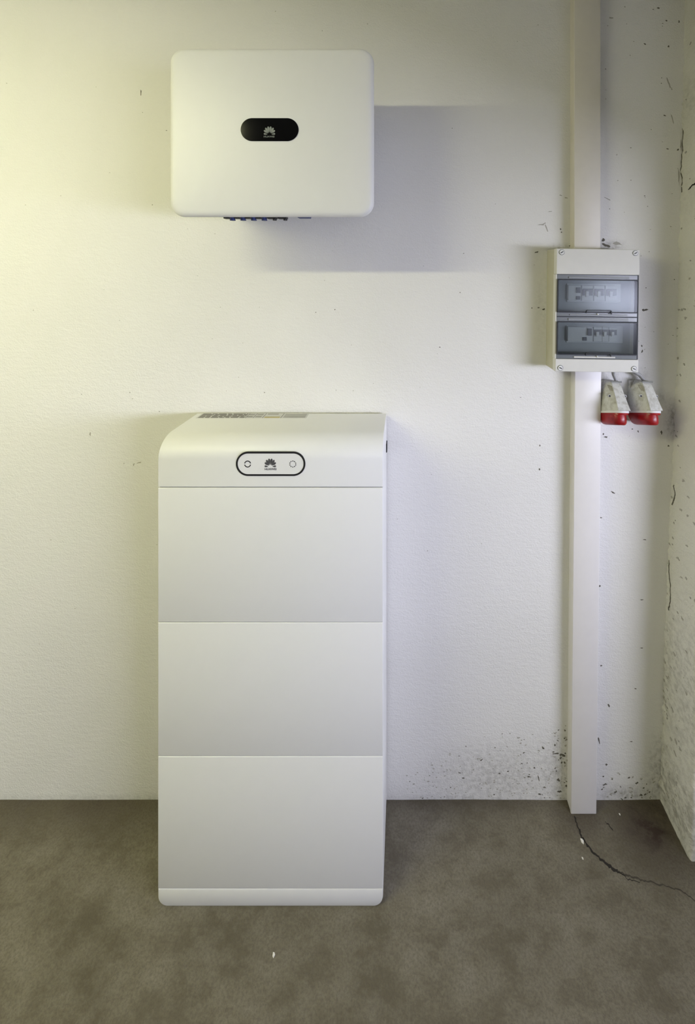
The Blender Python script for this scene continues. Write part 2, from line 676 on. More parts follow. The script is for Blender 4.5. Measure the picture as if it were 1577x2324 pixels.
def batten_lamp(cx, label):
    lamp = thing('tube_lamp', label, 'lamp', (cx, -1.25, CZ), 'batten lamps in line under the ceiling')
    for sx in (-.4, .4):
        mesh_obj('hanger', B(cx + sx - 0.01, cx + sx + 0.01, -1.26, -1.24, 2.77, CZ), M_white2, lamp)

    def part(name, mat, *dims):
        b_ = B(*dims)
        bmesh.ops.rotate(b_, verts=b_.verts, cent=(0, 0, 0), matrix=TILT)
        bmesh.ops.translate(b_, verts=b_.verts, vec=(cx, -1.25, 2.73))
        mesh_obj(name, b_, mat, lamp)
    part('batten', M_white2, -.62, .62, -.026, .026, .002, .05)
    part('glowing_diffuser', M_glow, -.61, .61, -.022, .022, -.003, .002)


batten_lamp(-1.6, 'white batten lamp with a long glowing diffuser nearer the inverter')
batten_lamp(-2.9, 'white batten lamp with a long glowing diffuser farther from the inverter')


# ------------------------------------------------------------------ battery tower
S1 = 764.0
YF, YB = -0.202, -0.008
XL, XR = -0.7343, -0.0655


def fz(py):
    return HC + (CY - py) / S1


def fx(px):
    return (px - CX) / S1


ztop, z1, z2, z3, z4 = fz(999), fz(1107), fz(1413), fz(1717), fz(2018)
tower = thing('battery_tower', 'tall white battery storage tower of stacked modules standing on the floor', 'battery', ((XL + XR) / 2, (YF + YB) / 2, 0))


def profile_module(z0, z1_, rad, side_r):
    """side profile with a large rounded upper front edge, swept along x with softened ends"""
    prof = [(YB, z0), (YF, z0)]
    n = 14
    for i in range(n + 1):
        a = R(90 * i / n)
        prof.append((YF + rad - rad * math.cos(a), z1_ - rad + rad * math.sin(a)))
    prof += [(YB - 0.006, z1_), (YB, z1_ - 0.006)]
    cy, cz = (YF + YB) / 2, (z0 + z1_) / 2
    rings = []
    for x, ins in ((XL, side_r), (XL + side_r * .3, side_r * .3), (XL + side_r, 0), (XR - side_r, 0), (XR - side_r * .3, side_r * .3), (XR, side_r)):
        ring = []
        for (y, z) in prof:
            sy = (1 - 2 * ins / (YB - YF))
            szz = (1 - 2 * ins / (z1_ - z0))
            ring.append((x, cy + (y - cy) * sy, cz + (z - cz) * szz))
        rings.append(ring)
    return ring_loft(bmesh.new(), rings)


ctrl = mesh_obj('control_module', profile_module(z1 + 0.0030, ztop, 0.058, 0.0022), M_white, tower)
smooth_by_angle(ctrl, 30)
GAP = 0.0009
for a, b in ((z1, z2), (z2, z3), (z3, z4)):
    o = mesh_obj('battery_module', B(XL, XR, YF, YB, b + GAP, a - GAP, bev=0.0020, seg=3), M_white, tower)
    smooth_by_angle(o, 40)
mesh_obj('inner_core', B(XL + 0.004, XR - 0.004, YF + 0.0035, YB - 0.004, z4 - 0.01, z1 + 0.01), M_core, tower)
# plinth with rounded lower corners
bm = bmesh.new()
rr = 0.028
zt = z4 - GAP


def plinth(ins, y):
    pts = []
    for cx, a0 in ((XL + rr, 180), (XR - rr, 270)):
        for i in range(9):
            a = R(a0 + 90 * i / 8)
            pts.append((cx + (rr - ins) * math.cos(a), y, 0.0 + rr + (rr - ins) * math.sin(a)))
    pts += [(XR - ins, y, zt - ins), (XL + ins, y, zt - ins)]
    return pts


ring_loft(bm, [plinth(.003, YF), plinth(.0009, YF + .0009), plinth(0, YF + .003), plinth(0, YB - .002), plinth(.002, YB)])
smooth_by_angle(mesh_obj('plinth', bm, M_white, tower), 35)

# status panel
yf = YF
bm = bmesh.new()
pill_ring(bm, fx(535.5), fx(693), fz(1080), fz(1025), 0.0052, yf - 0.0010, yf + 0.001)
mesh_obj('panel_ring', bm, M_black, ctrl, label='black pill-shaped outline')
bm = bmesh.new()
pill(bm, fx(535.5) + .0052, fx(693) - .0052, fz(1080) + .0052, fz(1025) - .0052, yf - 0.0004, yf + .001)
mesh_obj('status_panel', bm, M_white2, ctrl)
bm = bmesh.new()
for a0, a1 in ((12, 168), (192, 348)):
    arc_band(bm, (fx(562), fz(1053)), 0.0076, 0.0102, a0, a1, yf - 0.0008, yf)
mesh_obj('power_icon', bm, M_black, ctrl)
bm = bmesh.new()
for k in range(10):
    arc_band(bm, (fx(664.5), fz(1053)), 0.0078, 0.0101, k * 36 + 8, k * 36 + 28, yf - 0.0008, yf, 3)
mesh_obj('charge_icon', bm, M_black, ctrl)
bm = bmesh.new()
emblem(bm, fx(613.5), fz(1050), 26 / S1, 19.5 / S1, yf - 0.0009, yf)
mesh_obj('emblem', bm, M_logo_dark, ctrl, label='grey flower emblem of eight petals')
mesh_obj('lettering', text_bm('HUAWEI', fx(614), fz(1064.5), 26.5 / S1, yf - 0.0006, 4.8 / S1), M_logo_dark, ctrl)

# warning label on the top
zl = ztop - 0.0022 * 0.2
bm = B(-0.716, -0.338, -0.0515, -0.0125, ztop - 0.0016, ztop + 0.0003)
lbl = mesh_obj('warning_label', bm, M_lbl_white, ctrl, label='printed warning sticker')


def prints(rects, mat, name):
    b_ = bmesh.new()
    for (x0, x1, y0, y1) in rects:
        box(b_, x0, x1, y0, y1, ztop - 0.0005, ztop + 0.0006)
    mesh_obj(name, b_, mat, ctrl)


def LX_(t):
    return -0.716 + t * 0.378


def LY_(t):
    return -0.0515 + t * 0.039


rng = random.Random(4)
rows = []
for r_ in range(6):
    x = 0.015
    while x < 0.43:
        w = rng.uniform(.03, .12)
        rows.append((LX_(x), LX_(min(x + w, .435)), LY_(.06 + r_ * .155), LY_(.06 + r_ * .155 + .105)))
        x += w + .012
prints(rows, M_lbl_dark, 'label_print')
sq = []
for cx in (.475, .555):
    for cy in (.15, .60):
        sq.append((LX_(cx - .028), LX_(cx + .028), LY_(cy), LY_(cy + .27)))
prints(sq, M_lbl_mid, 'label_pictogram')
prints([(LX_(.615), LX_(.755), LY_(.05), LY_(.30))], M_lbl_yel, 'label_stripe')
prints([(LX_(.62), LX_(.72), LY_(.72), LY_(.90))] + [(LX_(.785), LX_(.985), LY_(.1 + i * .2), LY_(.22 + i * .2)) for i in range(4)], M_lbl_mid, 'label_text_block')
for t_ in (.447, .5165, .6015, .767):
    prints([(LX_(t_ - .002), LX_(t_ + .002), LY_(.02), LY_(.98))], M_black, 'label_divider')
# isolator switch on the right flank
mesh_obj('side_switch', B(XR - 0.001, XR + 0.0035, -0.040, -0.016, HC + (CY - 1020) / 645, HC + (CY - 1000.5) / 645, bev=0.0008), M_black, tower, label='small black switch on the flank')
# wall bracket behind
mesh_obj('wall_bracket', B(-0.55, -0.25, -0.010, 0.0008, 1.20, 1.25), M_grey_case, tower)


# ------------------------------------------------------------------ inverter
IO = 0.242
SI = F / (DW - IO)
ix0, ix1 = (383 - CX) / SI, (848 - CX) / SI
iz1, iz0 = HC + (CY - 107) / SI, HC + (CY - 491.5) / SI
inv = thing('solar_inverter', 'white solar inverter with rounded corners and black display mounted on the wall', 'inverter', ((ix0 + ix1) / 2, 0, iz0))
bm = bmesh.new()
rings = []
for y, ins in ((-IO - .0016, .16), (-IO - .0012, .08), (-IO, .020), (-IO + .0006, .012), (-IO + .0025, .0055), (-IO + .006, .0016), (-IO + .010, 0.0),
               (-IO + .016, .0010), (-IO + .024, .010), (-IO + .050, .036), (-IO + .075, .046), (-IO + .105, .046)):
    rings.append(rrect(ix0, ix1, iz0, iz1, 0.041, y, ins, 10))
ring_loft(bm, rings)
cover = mesh_obj('front_cover', bm, M_white, inv)
smooth_by_angle(cover, 50)
bm = bmesh.new()
ring_loft(bm, [rrect(ix0, ix1, iz0, iz1, 0.05, y, ins, 6) for y, ins in ((-IO + .104, .050), (-IO + .2, .052), (-.022, .056))])
smooth_by_angle(mesh_obj('rear_housing', bm, M_grey_case, inv), 40)
mesh_obj('mounting_plate', B(ix0 + .12, ix1 - .12, -.023, .0008, iz0 + .14, iz1 - .10), M_metal, inv)
for i in range(14):
    x = ix0 + .07 + i * (ix1 - ix0 - .14) / 13
    mesh_obj('cooling_fin', B(x - .0015, x + .0015, -.045, -.024, iz1 - .0565, iz1 - .036), M_grey_case, inv)
# display
disp = mesh_obj('display_window', pill(bmesh.new(), (547 - CX) / SI, (678 - CX) / SI, HC + (CY - 321) / SI, HC + (CY - 269) / SI, -IO - .0026, -IO + .002), M_gloss, inv, label='glossy black pill-shaped display')
bm = bmesh.new()
emblem(bm, (612.3 - CX) / SI, HC + (CY - 297) / SI, 26 / SI, 19 / SI, -IO - .0030, -IO - .0026)
mesh_obj('emblem', bm, M_logo_grey, disp, label='grey flower emblem of eight petals')
mesh_obj('lettering', text_bm('HUAWEI', (611.5 - CX) / SI, HC + (CY - 311) / SI, 24 / SI, -IO - .0030, 3.8 / SI), M_logo_grey, disp)
# plugs hanging below, set back behind the lower lip
YC = -0.150
SC = F / (DW + YC)


def cxp(px):
    return (px - CX) / SC


def czp(py):
    return HC + (CY - py) / SC


zb = iz0 + 0.056
for px in (528, 552, 576, 600):
    pl = mesh_obj('solar_plug', cyl(bmesh.new(), (cxp(px), YC, zb), (cxp(px), YC, czp(499)), .0062, .0072, 14), M_blue, inv, smooth=False, label='blue plug')
    cyl_b = cyl(bmesh.new(), (cxp(px), YC, czp(498.8)), (cxp(px), YC, czp(500.6)), .0086, .0080, 14)
    mesh_obj('plug_nut', cyl_b, M_blue, pl)
    mesh_obj('plug_gland', B(cxp(px - 19), cxp(px - 7), YC - .006, YC + .010, czp(496.6), zb, bev=.001), M_black, inv)
for px in (617.5, 641.5):
    mesh_obj('cable_gland', B(cxp(px - 10), cxp(px + 10), YC - .008, YC + .010, czp(497.0), zb, bev=.0015), M_black, inv)
    mesh_obj('gland_nut', cyl(bmesh.new(), (cxp(px + 6), YC, czp(497)), (cxp(px + 6), YC, czp(500.4)), .0058, n=12), M_black, inv)
mesh_obj('isolator_switch', B(cxp(677), cxp(704), YC - .012, YC + .012, czp(495.2), zb, bev=.002), M_blue, inv)


# ------------------------------------------------------------------ distribution box
BO = 0.0766
SB = F / (DW - BO)


def bx(px):
    return (px - CX) / SB


def bz(py):
    return HC + (CY - py) / SB


X0, X1 = bx(1261.5), bx(1450.5)
Z0, Z1 = bz(844.5), bz(565)
dbox = thing('distribution_box', 'grey surface-mounted breaker box with two smoked clear lids', 'breaker box', ((X0 + X1) / 2, 0, (Z0 + Z1) / 2))
dbox.rotation_euler = (0, R(0.7), 0)
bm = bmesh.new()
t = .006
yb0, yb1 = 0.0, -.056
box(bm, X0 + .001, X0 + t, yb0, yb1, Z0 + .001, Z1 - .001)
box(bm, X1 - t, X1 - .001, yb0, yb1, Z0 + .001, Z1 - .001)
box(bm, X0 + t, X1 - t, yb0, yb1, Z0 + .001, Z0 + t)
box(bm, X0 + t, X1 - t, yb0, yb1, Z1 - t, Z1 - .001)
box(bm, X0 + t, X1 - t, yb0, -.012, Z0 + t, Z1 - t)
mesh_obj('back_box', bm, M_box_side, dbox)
zl0, zl1 = bz(815.5), bz(623.5)
mesh_obj('cover', B(X0, X1, -.056, -BO, zl1, Z1, bev=.002), M_box, dbox)
mesh_obj('cover', B(X0, X1, -.056, -BO, Z0, zl0, bev=.002), M_box, dbox)
for xa, xb in ((X0, X0 + .0045), (X1 - .0045, X1)):
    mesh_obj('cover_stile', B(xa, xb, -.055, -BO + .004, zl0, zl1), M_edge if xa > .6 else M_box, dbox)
for px in (1273, 1440):
    for py in (573.5, 836):
        mesh_obj('screw_seat', cyl(bmesh.new(), (bx(px), -BO + .001, bz(py)), (bx(px), -BO - .0006, bz(py)), .0096, n=18), M_smoke, dbox)
        s = mesh_obj('screw', cyl(bmesh.new(), (bx(px), -BO + .001, bz(py)), (bx(px), -BO - .0022, bz(py)), .0086, .0078, 18), M_screw, dbox)
        b_ = B(-.0050, .0050, -.0004, .0004, -.0014, .0014)
        bmesh.ops.rotate(b_, verts=b_.verts, cent=(0, 0, 0), matrix=Matrix.Rotation(R(-28 if py < 700 else 24), 3, 'Y'))
        bmesh.ops.translate(b_, verts=b_.verts, vec=(bx(px), -BO - .0022, bz(py)))
        mesh_obj('screw_slot', b_, M_black, s)
# inside: panels and breakers
xi0, xi1 = X0 + .0045, X1 - .0045


def dev_rect(x0, x1, y0, y1, ya, yb, mat, name, parent=None, bev=.0006):
    """device piece given by the pixels it covers, corrected for its depth"""
    s = F / (DW + yb)
    cvt = lambda px: (px - CX) / s
    cz_ = lambda py: HC + (CY - py) / s
    return mesh_obj(name, B(cvt(x0), cvt(x1), ya, yb, cz_(y1), cz_(y0), bev=bev, seg=1), mat, parent or dbox)


for (ya, yb) in ((637, 705), (733, 801)):
    dev_rect(1262, 1447, ya - 4, yb + 6, -.030, -.040, M_dev2, 'inner_panel')
# upper row
dev_rect(1286, 1408, 644, 686, -.040, -.0425, M_dev, 'device_plate')
u = dev_rect(1289, 1318, 648, 682, -.0425, -.050, M_dev, 'residual_breaker')
dev_rect(1307.5, 1317, 653, 665, -.050, -.054, M_dark_dev, 'toggle', u)
dev_rect(1307, 1317, 672.5, 680.5, -.050, -.0525, M_dark_dev, 'test_button', u)
for (a, b) in ((1320, 1345.5), (1347.5, 1371.5), (1373.5, 1400)):
    k = dev_rect(a, b, 648, 683, -.0425, -.050, M_dev, 'circuit_breaker')
    dev_rect(a + 1.5, b - 1, 655.5, 671, -.050, -.0515, M_dark_dev, 'toggle_recess', k)
    m_ = (a + b) / 2
    dev_rect(m_ - 3.2, m_ + 3.2, 661, 674, -.0515, -.057, M_dev, 'toggle', k)
# lower row
dev_rect(1286, 1414, 739, 778, -.040, -.0425, M_dev, 'device_plate')
u = dev_rect(1289, 1346, 742, 775, -.0425, -.050, M_dev, 'residual_breaker')
dev_rect(1335, 1344, 746, 762, -.050, -.055, M_dark_dev, 'toggle', u)
dev_rect(1323, 1332.5, 765.5, 773.5, -.050, -.0525, M_dark_dev, 'test_button', u)
for (a, b) in ((1348, 1367), (1367.5, 1382), (1382.5, 1401)):
    k = dev_rect(a, b, 742, 775, -.0425, -.050, M_dev, 'circuit_breaker')
    dev_rect(a + .6, b - .4, 748, 760, -.050, -.0515, M_dark_dev, 'toggle_recess', k)
    m_ = (a + b) / 2
    dev_rect(m_ - 3, m_ + 3, 753, 764, -.0515, -.057, M_dev, 'toggle', k)
# smoked strips around the lids
for (ya, yb, mt) in ((623.5, 634.5, M_smoke), (710, 719, M_smoke), (720.2, 730.2, M_smoke), (806, 815.5, M_smoke)):
    mesh_obj('hinge_strip', B(xi0, xi1, -.050, -BO + .003, bz(yb), bz(ya), bev=.001), mt, dbox)
for (ya, yb) in ((719, 720.2), (623.2, 624.4), (815, 816.2)):
    mesh_obj('strip_joint', B(xi0, xi1, -.052, -BO + .0015, bz(yb), bz(ya)), M_edge, dbox)
for (ya, yb, xa, xb) in ((628, 632, 1290, 1428), (713.5, 716.5, 1293, 1424), (723, 728, 1290, 1427), (809.5, 813, 1304, 1398)):
    mesh_obj('strip_rib', B(bx(xa), bx(xb), -BO + .004, -BO + .001, bz(yb), bz(ya), bev=.0008), M_strip if ya < 800 else M_box, dbox)
for (ya, yb) in ((634.5, 710), (730.5, 806)):
    za, zb_ = bz(yb), bz(ya)
    ld = mesh_obj('lid', ring_loft(bmesh.new(), [rrect(xi0, xi1, za, zb_, .004, y_, i_, 4) for y_, i_ in ((-BO + .006, 0), (-BO + .0005, 0), (-BO - .0010, .0015))]), M_lid, dbox, label='smoked clear hinged lid')
    bm = bmesh.new()
    rt = .0030
    oo = rrect(xi0, xi1, za, zb_, .005, 0, 0, 4)
    ii = rrect(xi0, xi1, za, zb_, .005, 0, rt, 4)
    rgs = [[(p[0], y_, p[2]) for p in pp] for pp, y_ in ((oo, -BO + .004), (oo, -BO - .0014), (ii, -BO - .0014), (ii, -BO + .004))]
    ring_loft(bm, rgs, False, False)
    mesh_obj('lid_rim', bm, M_edge, ld)
    # arched pull at the lower edge
    bm = bmesh.new()
    hx0, hx1, hz0, hz1 = bx(1329), bx(1387), za - .001, za + .0095
    w_ = .0020
    box(bm, hx0 + .004, hx1 - .004, -BO - .004, -BO - .001, hz1 - w_, hz1)
    arc_band(bm, (hx0 + .005, hz1 - .005), .003, .005, 90, 180, -BO - .004, -BO - .001, 5)
    arc_band(bm, (hx1 - .005, hz1 - .005), .003, .005, 0, 90, -BO - .004, -BO - .001, 5)
    box(bm, hx0, hx0 + w_, -BO - .004, -BO - .001, hz0, hz1 - .005)
    box(bm, hx1 - w_ * 1.8, hx1, -BO - .004, -BO - .001, hz0 - .003, hz1 - .005)
    mesh_obj('lid_pull', bm, M_edge, ld)
    tri = bmesh.new()
    mxp = bx(1357)
    mz = za - .005
    f_ = [tri.verts.new(p) for p in ((mxp - .002, -BO - .0012, mz - .003), (mxp + .003, -BO - .0012, mz), (mxp - .002, -BO - .0012, mz + .003))]
    g_ = [tri.verts.new((v.co.x, -BO + .004, v.co.z)) for v in f_]
    for i in range(3):
        tri.faces.new((f_[i], f_[(i + 1) % 3], g_[(i + 1) % 3], g_[i]))
    tri.faces.new(f_)
    tri.faces.new(list(reversed(g_)))
    mesh_obj('arrow_mark', tri, M_dev, ld)


# ------------------------------------------------------------------ cable trunking
TO = 0.0323
ST = F / (DW - TO)


def tx(px):
    return (px - CX) / ST


def tz(py):
    return HC + (CY - py) / ST


def trunk(name, label, xa0, xb0, za, xa1, xb1, zb_, mat):
    """xa0/xb0: left/right at the lower end, xa1/xb1: at the upper end"""
    th = thing(name, label, 'cable duct', ((xa0 + xb0) / 2, 0, za), 'cable trunking on the wall')

    def strip(i0, y0, y1, bev):
        b_ = B(0, 1, y0, y1, 0, 1)
        for v in b_.verts:
            l_ = xa0 + (xa1 - xa0) * v.co.z
            r_ = xb0 + (xb1 - xb0) * v.co.z
            v.co = Vector(((l_ + i0) + (r_ - l_ - 2 * i0) * v.co.x, v.co.y, za + (zb_ - za) * v.co.z))
        bmesh.ops.bevel(b_, geom=list(b_.edges), offset=bev, segments=3, profile=.5, affect='EDGES')
        return b_
    mesh_obj('channel', strip(.0016, .0005, -.024, .0005), mat, th)
    smooth_by_angle(mesh_obj('snap_cover', strip(0, -.0245, -TO, .0022), mat, th), 50)
    return th


trunk('cable_trunking', 'white plastic cable trunking rising from the floor to the breaker box', tx(1295.5), tx(1353.5), 0.0, tx(1304.5), tx(1365), bz(845) - 0.0005, M_duct)
trunk('cable_trunking', 'cream plastic cable trunking running from the breaker box to the ceiling', tx(1303), tx(1363), bz(565) + .0005, tx(1303), tx(1363), CZ, M_duct_top)


# ------------------------------------------------------------------ red industrial sockets
def socket(cx, lean, label):
    root = thing('industrial_socket', label, 'socket', (cx, 0, 1.36), 'red three-phase sockets under the breaker box')
    root.rotation_euler = (0, R(lean), 0)

    def sec(zc, w, p, slope, yb=-.004, n=26, ex=2.3):
        pts = []
        for i in range(n + 1):
            a = math.pi * i / n
            c, s_ = math.cos(a), math.sin(a)
            x = w * math.copysign(abs(c) ** (2 / ex), c)
            y = yb - (p + yb) * (abs(s_) ** (2 / ex))
            pts.append((cx + x, y, zc + slope * (-y)))
        return pts
    mesh_obj('wall_plate', B(cx - .036, cx + .036, 0.0008, -.008, 1.392, 1.500, bev=.003), M_sock, root)
    bm = bmesh.new()
    ring_loft(bm, [sec(1.503, .013, .024, 0), sec(1.499, .019, .030, .0), sec(1.488, .026, .040, .04), sec(1.470, .0325, .054, .10), sec(1.440, .0385, .070, .22),
                   sec(1.408, .0405, .081, .34), sec(1.389, .0415, .085, .42)])
    smooth_by_angle(mesh_obj('housing', bm, M_sock, root), 60)
    bm = bmesh.new()
    ring_loft(bm, [sec(1.389, .0435, .0885, .42), sec(1.382, .0435, .0885, .42)])
    smooth_by_angle(mesh_obj('rim', bm, M_white2, root), 40)
    # raised flat rib down the front
    bm = bmesh.new()
    rg = []
    for z, p, w in ((1.503, .036, .014), (1.490, .047, .0150), (1.470, .0600, .0160), (1.440, .0790, .0185), (1.4265, .0872, .0200)):
        rg.append([(cx + .004 - w, -p, z), (cx + .004 + w, -p, z), (cx + .004 + w * 1.12, -p + .022, z), (cx + .004 - w * 1.12, -p + .022, z)])
    ring_loft(bm, rg)
    mesh_obj('front_rib', bm, M_sock, root)
    # grimy groove beside the rib
    bm = bmesh.new()
    ga = []
    for z, p, w in ((1.492, .041, .0085), (1.470, .0545, .0065), (1.445, .0690, .0035), (1.428, .0785, .0006)):
        xe = cx + .004 - .0163
        ga.append([(xe - w, -p + .006, z), (xe + .002, -p - .001, z), (xe + .002, -p + .012, z), (xe - w, -p + .012, z)])
    ring_loft(bm, ga)
    mesh_obj('grimy_groove', bm, M_dirt2, root)
    for sx in (-.026, .027):
        s = mesh_obj('screw_post', cyl(bmesh.new(), (cx + sx, -.030, 1.462), (cx + sx, -.0535, 1.462), .0058, .0052, 12), M_sock, root)
        mesh_obj('screw_hole', cyl(bmesh.new(), (cx + sx, -.050, 1.462), (cx + sx, -.0539, 1.462), .0034, n=10), M_black, s)
    mesh_obj('hinge_pin', cyl(bmesh.new(), (cx - .013, -.040, 1.5065), (cx + .022, -.040, 1.5065), .0028, n=8), M_metal, root)
    # red insert and sprung lid, facing down and outwards
    ax = Vector((0, -.39, -.92))

    def shifted(pts, d, k):
        c = Vector((cx, -.044, 1.382 + .42 * .044))
        return [tuple(c + (Vector(p) - c) * k + ax * d) for p in pts]
    s0 = sec(1.382, .0425, .086, .42, ex=2.4)
    bm = bmesh.new()
    ring_loft(bm, [shifted(s0, .000, .97), shifted(s0, .006, .97), shifted(s0, .0065, .90)])
    smooth_by_angle(mesh_obj('red_collar', bm, M_red, root), 40)
    bm = bmesh.new()
    s1 = [(p[0] - .004, p[1], p[2]) for p in s0]
    ring_loft(bm, [shifted(s1, .0062, .86), shifted(s1, .016, .85), shifted(s1, .030, .78), shifted(s1, .036, .68), shifted(s1, .038, .56)])
    smooth_by_angle(mesh_obj('hinged_lid', bm, M_red, root, label='red sprung lid'), 40)
    return root


socket(.722, 1.5, 'white industrial socket with red lid nearer the cable trunking')
socket(.829, 1.5, 'white industrial socket with red lid nearer the wall corner')
p0 = at(1391, 843, .03)
o = mesh_obj('supply_cable', tube(bmesh.new(), [p0, p0 + Vector((.002, 0, -.012)), p0 + Vector((.008, 0, -.026)), p0 + Vector((.014, .002, -.040))], .0055), M_cable, smooth=True)
tag(o, 'short grey cable from the breaker box into the socket by the trunking', 'cable', 'socket supply cables')
p0 = at(1436, 842, .02)
o = mesh_obj('supply_cable', tube(bmesh.new(), [p0, p0 + Vector((.010, 0, -.006)), p0 + Vector((.024, 0, -.014)), p0 + Vector((.036, 0, -.028)), p0 + Vector((.040, -.004, -.044))], .0065), M_cable, smooth=True)
tag(o, 'bent grey cable from the breaker box corner into the socket by the corner', 'cable', 'socket supply cables')


# ------------------------------------------------------------------ floor crack, chips, wall marks
def ribbon(bm, pts, widths, up, h):
    """thin dark crack following pts, lying on the surface whose normal is up"""
    prev = None
    for i, p in enumerate(pts):
        d = (pts[min(i + 1, len(pts) - 1)] - pts[max(i - 1, 0)]).normalized()
        s = d.cross(up).normalized() * widths[i] / 2
        q = [bm.verts.new(p + s + up * h), bm.verts.new(p - s + up * h), bm.verts.new(p - s - up * .001), bm.verts.new(p + s - up * .001)]
        if prev:
            for k in range(4):
                bm.faces.new((prev[k], prev[(k + 1) % 4], q[(k + 1) % 4], q[k]))
        prev = q


def floor_pt(px, py):
    d = HC * F / (py - CY)
    return Vector(((px - CX) / F * d, d - DW, 0))


rng = random.Random(11)


def wiggle(keys, n, amp):
    out = []
    for a, b in zip(keys, keys[1:]):
        for i in range(n):
            t_ = i / n
            p = a.lerp(b, t_)
            out.append(p + Vector((rng.uniform(-amp, amp), rng.uniform(-amp, amp), 0)))
    out.append(keys[-1])
    return out


def floor_crack(keys_px, w0, w1, n=6, amp=.002, mat=None):
    pts = wiggle([floor_pt(*k) for k in keys_px], n, amp)
    m_ = len(pts)
    ws = [(w0 + (w1 - w0) * i / (m_ - 1)) * rng.uniform(.6, 1.3) for i in range(m_)]
    bm = bmesh.new()
    ribbon(bm, pts, ws, Vector((0, 0, 1)), .0005)
    mesh_obj('crack', bm, mat or M_crack, floor)


floor_crack([(1303, 1853), (1312, 1878), (1319, 1897), (1335, 1923), (1358, 1946), (1382, 1965), (1402, 1978)], .0045, .0070)
floor_crack([(1402, 1978), (1420, 1985), (1445, 1993), (1470, 2001), (1510, 2010), (1545, 2022), (1577, 2045)], .0036, .0022, mat=M_crack2)
floor_crack([(1373, 1866), (1383, 1874), (1390, 1885)], .002, .004)
floor_crack([(1402, 1978), (1425, 1995), (1452, 2003)], .002, .001)


def blob_poly(bm, c, ux, uz, a, b, ang, out, n=9, jit=.35):
    vs0, vs1 = [], []
    for i in range(n):
        t_ = 2 * math.pi * i / n
        k = 1 + rng.uniform(-jit, jit)
        x, z = a * k * math.cos(t_), b * k * math.sin(t_)
        x, z = x * math.cos(ang) - z * math.sin(ang), x * math.sin(ang) + z * math.cos(ang)
        p = c + ux * x + uz * z
        vs0.append(bm.verts.new(p + out * .0004))
        vs1.append(bm.verts.new(p - out * .001))
    for i in range(n):
        j = (i + 1) % n
        bm.faces.new((vs0[i], vs0[j], vs1[j], vs1[i]))
    bm.faces.new(vs0)


def chip(px, py, s, label):
    p = floor_pt(px, py)
    bm = bmesh.new()
    top = [bm.verts.new(p + Vector((s * k * math.cos(t_), s * k * math.sin(t_) * 1.2, s * .5))) for t_, k in ((0, .7), (1.1, .5), (2.4, .8), (3.6, .6), (5, .75))]
    bot = [bm.verts.new(p + Vector((v.co.x - p.x, v.co.y - p.y, 0)) * 1.25) for v in top]
    for v in bot:
        v.co.z = 0
    for i in range(5):
        j = (i + 1) % 5
        bm.faces.new((top[i], top[j], bot[j], bot[i]))
    bm.faces.new(top)
    bm.faces.new(list(reversed(bot)))
    tag(mesh_obj('paint_chip', bm, M_chip), label, 'paint chip', 'paint chips on the floor')


chip(1321, 1909, .006, 'larger white paint chip on the floor beside the crack')
chip(1322, 1948, .003, 'tiny white paint chip on the floor left of the crack')
chip(621, 2167, .0045, 'white paint chip on the floor in front of the battery tower')
chip(1406, 1848, .0028, 'tiny pale paint chip on the floor right of the trunking foot')

UX, UZ, OUT = Vector((1, 0, 0)), Vector((0, 0, 1)), Vector((0, -1, 0))


def wall_pt(px, py):
    p = at(px, py)
    p.y = wall_y(p.x, p.z) - .0002
    return p


dark, pale = bmesh.new(), bmesh.new()


def mark(px, py, w, h, ang=0.0, soft=False):
    blob_poly(pale if soft else dark, wall_pt(px, py), UX, UZ, w / 635 / 2 * .8, h / 635 / 2 * .8, R(ang), OUT, 11, .5)


for m_ in ((1494, 18, 5, 4), (1512, 47, 4, 4), (1541, 49, 4, 8), (1463, 100, 6, 3, -30), (1517, 105, 4, 5), (1508, 262, 7, 3, -20), (1515, 338, 6, 3, -20), (1538, 340, 5, 5),
           (1346, 465, 4, 4), (1272, 520, 4, 5), (1274, 527, 3, 3), (1247, 572, 16, 4, 5), (1218, 572, 9, 4, 20), (1222, 698, 6, 5), (1233, 702, 6, 5), (1207, 699, 4, 3),
           (1460, 704, 6, 6), (1466, 703, 10, 4, 10), (1456, 785, 4, 6, 20), (1457, 797, 3, 8, -20), (600, 891, 3, 3), (998, 788, 4, 2), (1052, 575, 4, 2), (1044, 664, 3, 3),
           (346, 465, 2, 2), (320, 210, 2, 14), (378, 296, 4, 2), (1391, 1118, 12, 3, -25), (1463, 1225, 8, 2), (1364, 1175, 5, 4), (1361, 1330, 4, 6), (1456, 1361, 8, 2), (1455, 1470, 7, 2),
           (1364, 1510, 6, 4), (1381, 1600, 4, 9, 30), (1442, 1563, 7, 2), (1359, 1680, 4, 16, 15), (1376, 1735, 6, 5), (1432, 1683, 6, 2), (1225, 1011, 3, 4), (1224, 1065, 3, 5),
           (1232, 1697, 7, 7), (1222, 1765, 4, 14, 10), (1200, 1762, 8, 4), (1262, 1709, 16, 3, 4), (1278, 1713, 18, 4, -30), (1281, 1730, 6, 6), (1284, 1782, 5, 5), (1270, 1795, 12, 5),
           (1369, 985, 4, 5), (1448, 979, 4, 5), (1501, 981, 6, 9), (1517, 1012, 5, 5), (1374, 992, 10, 4), (1212, 1742, 6, 4), (1224, 1802, 8, 4),
           (1368, 545, 8, 10), (1375, 557, 20, 8, -20), (1297, 557, 12, 6, 15), (1298, 500, 4, 8)):
    mark(*m_)
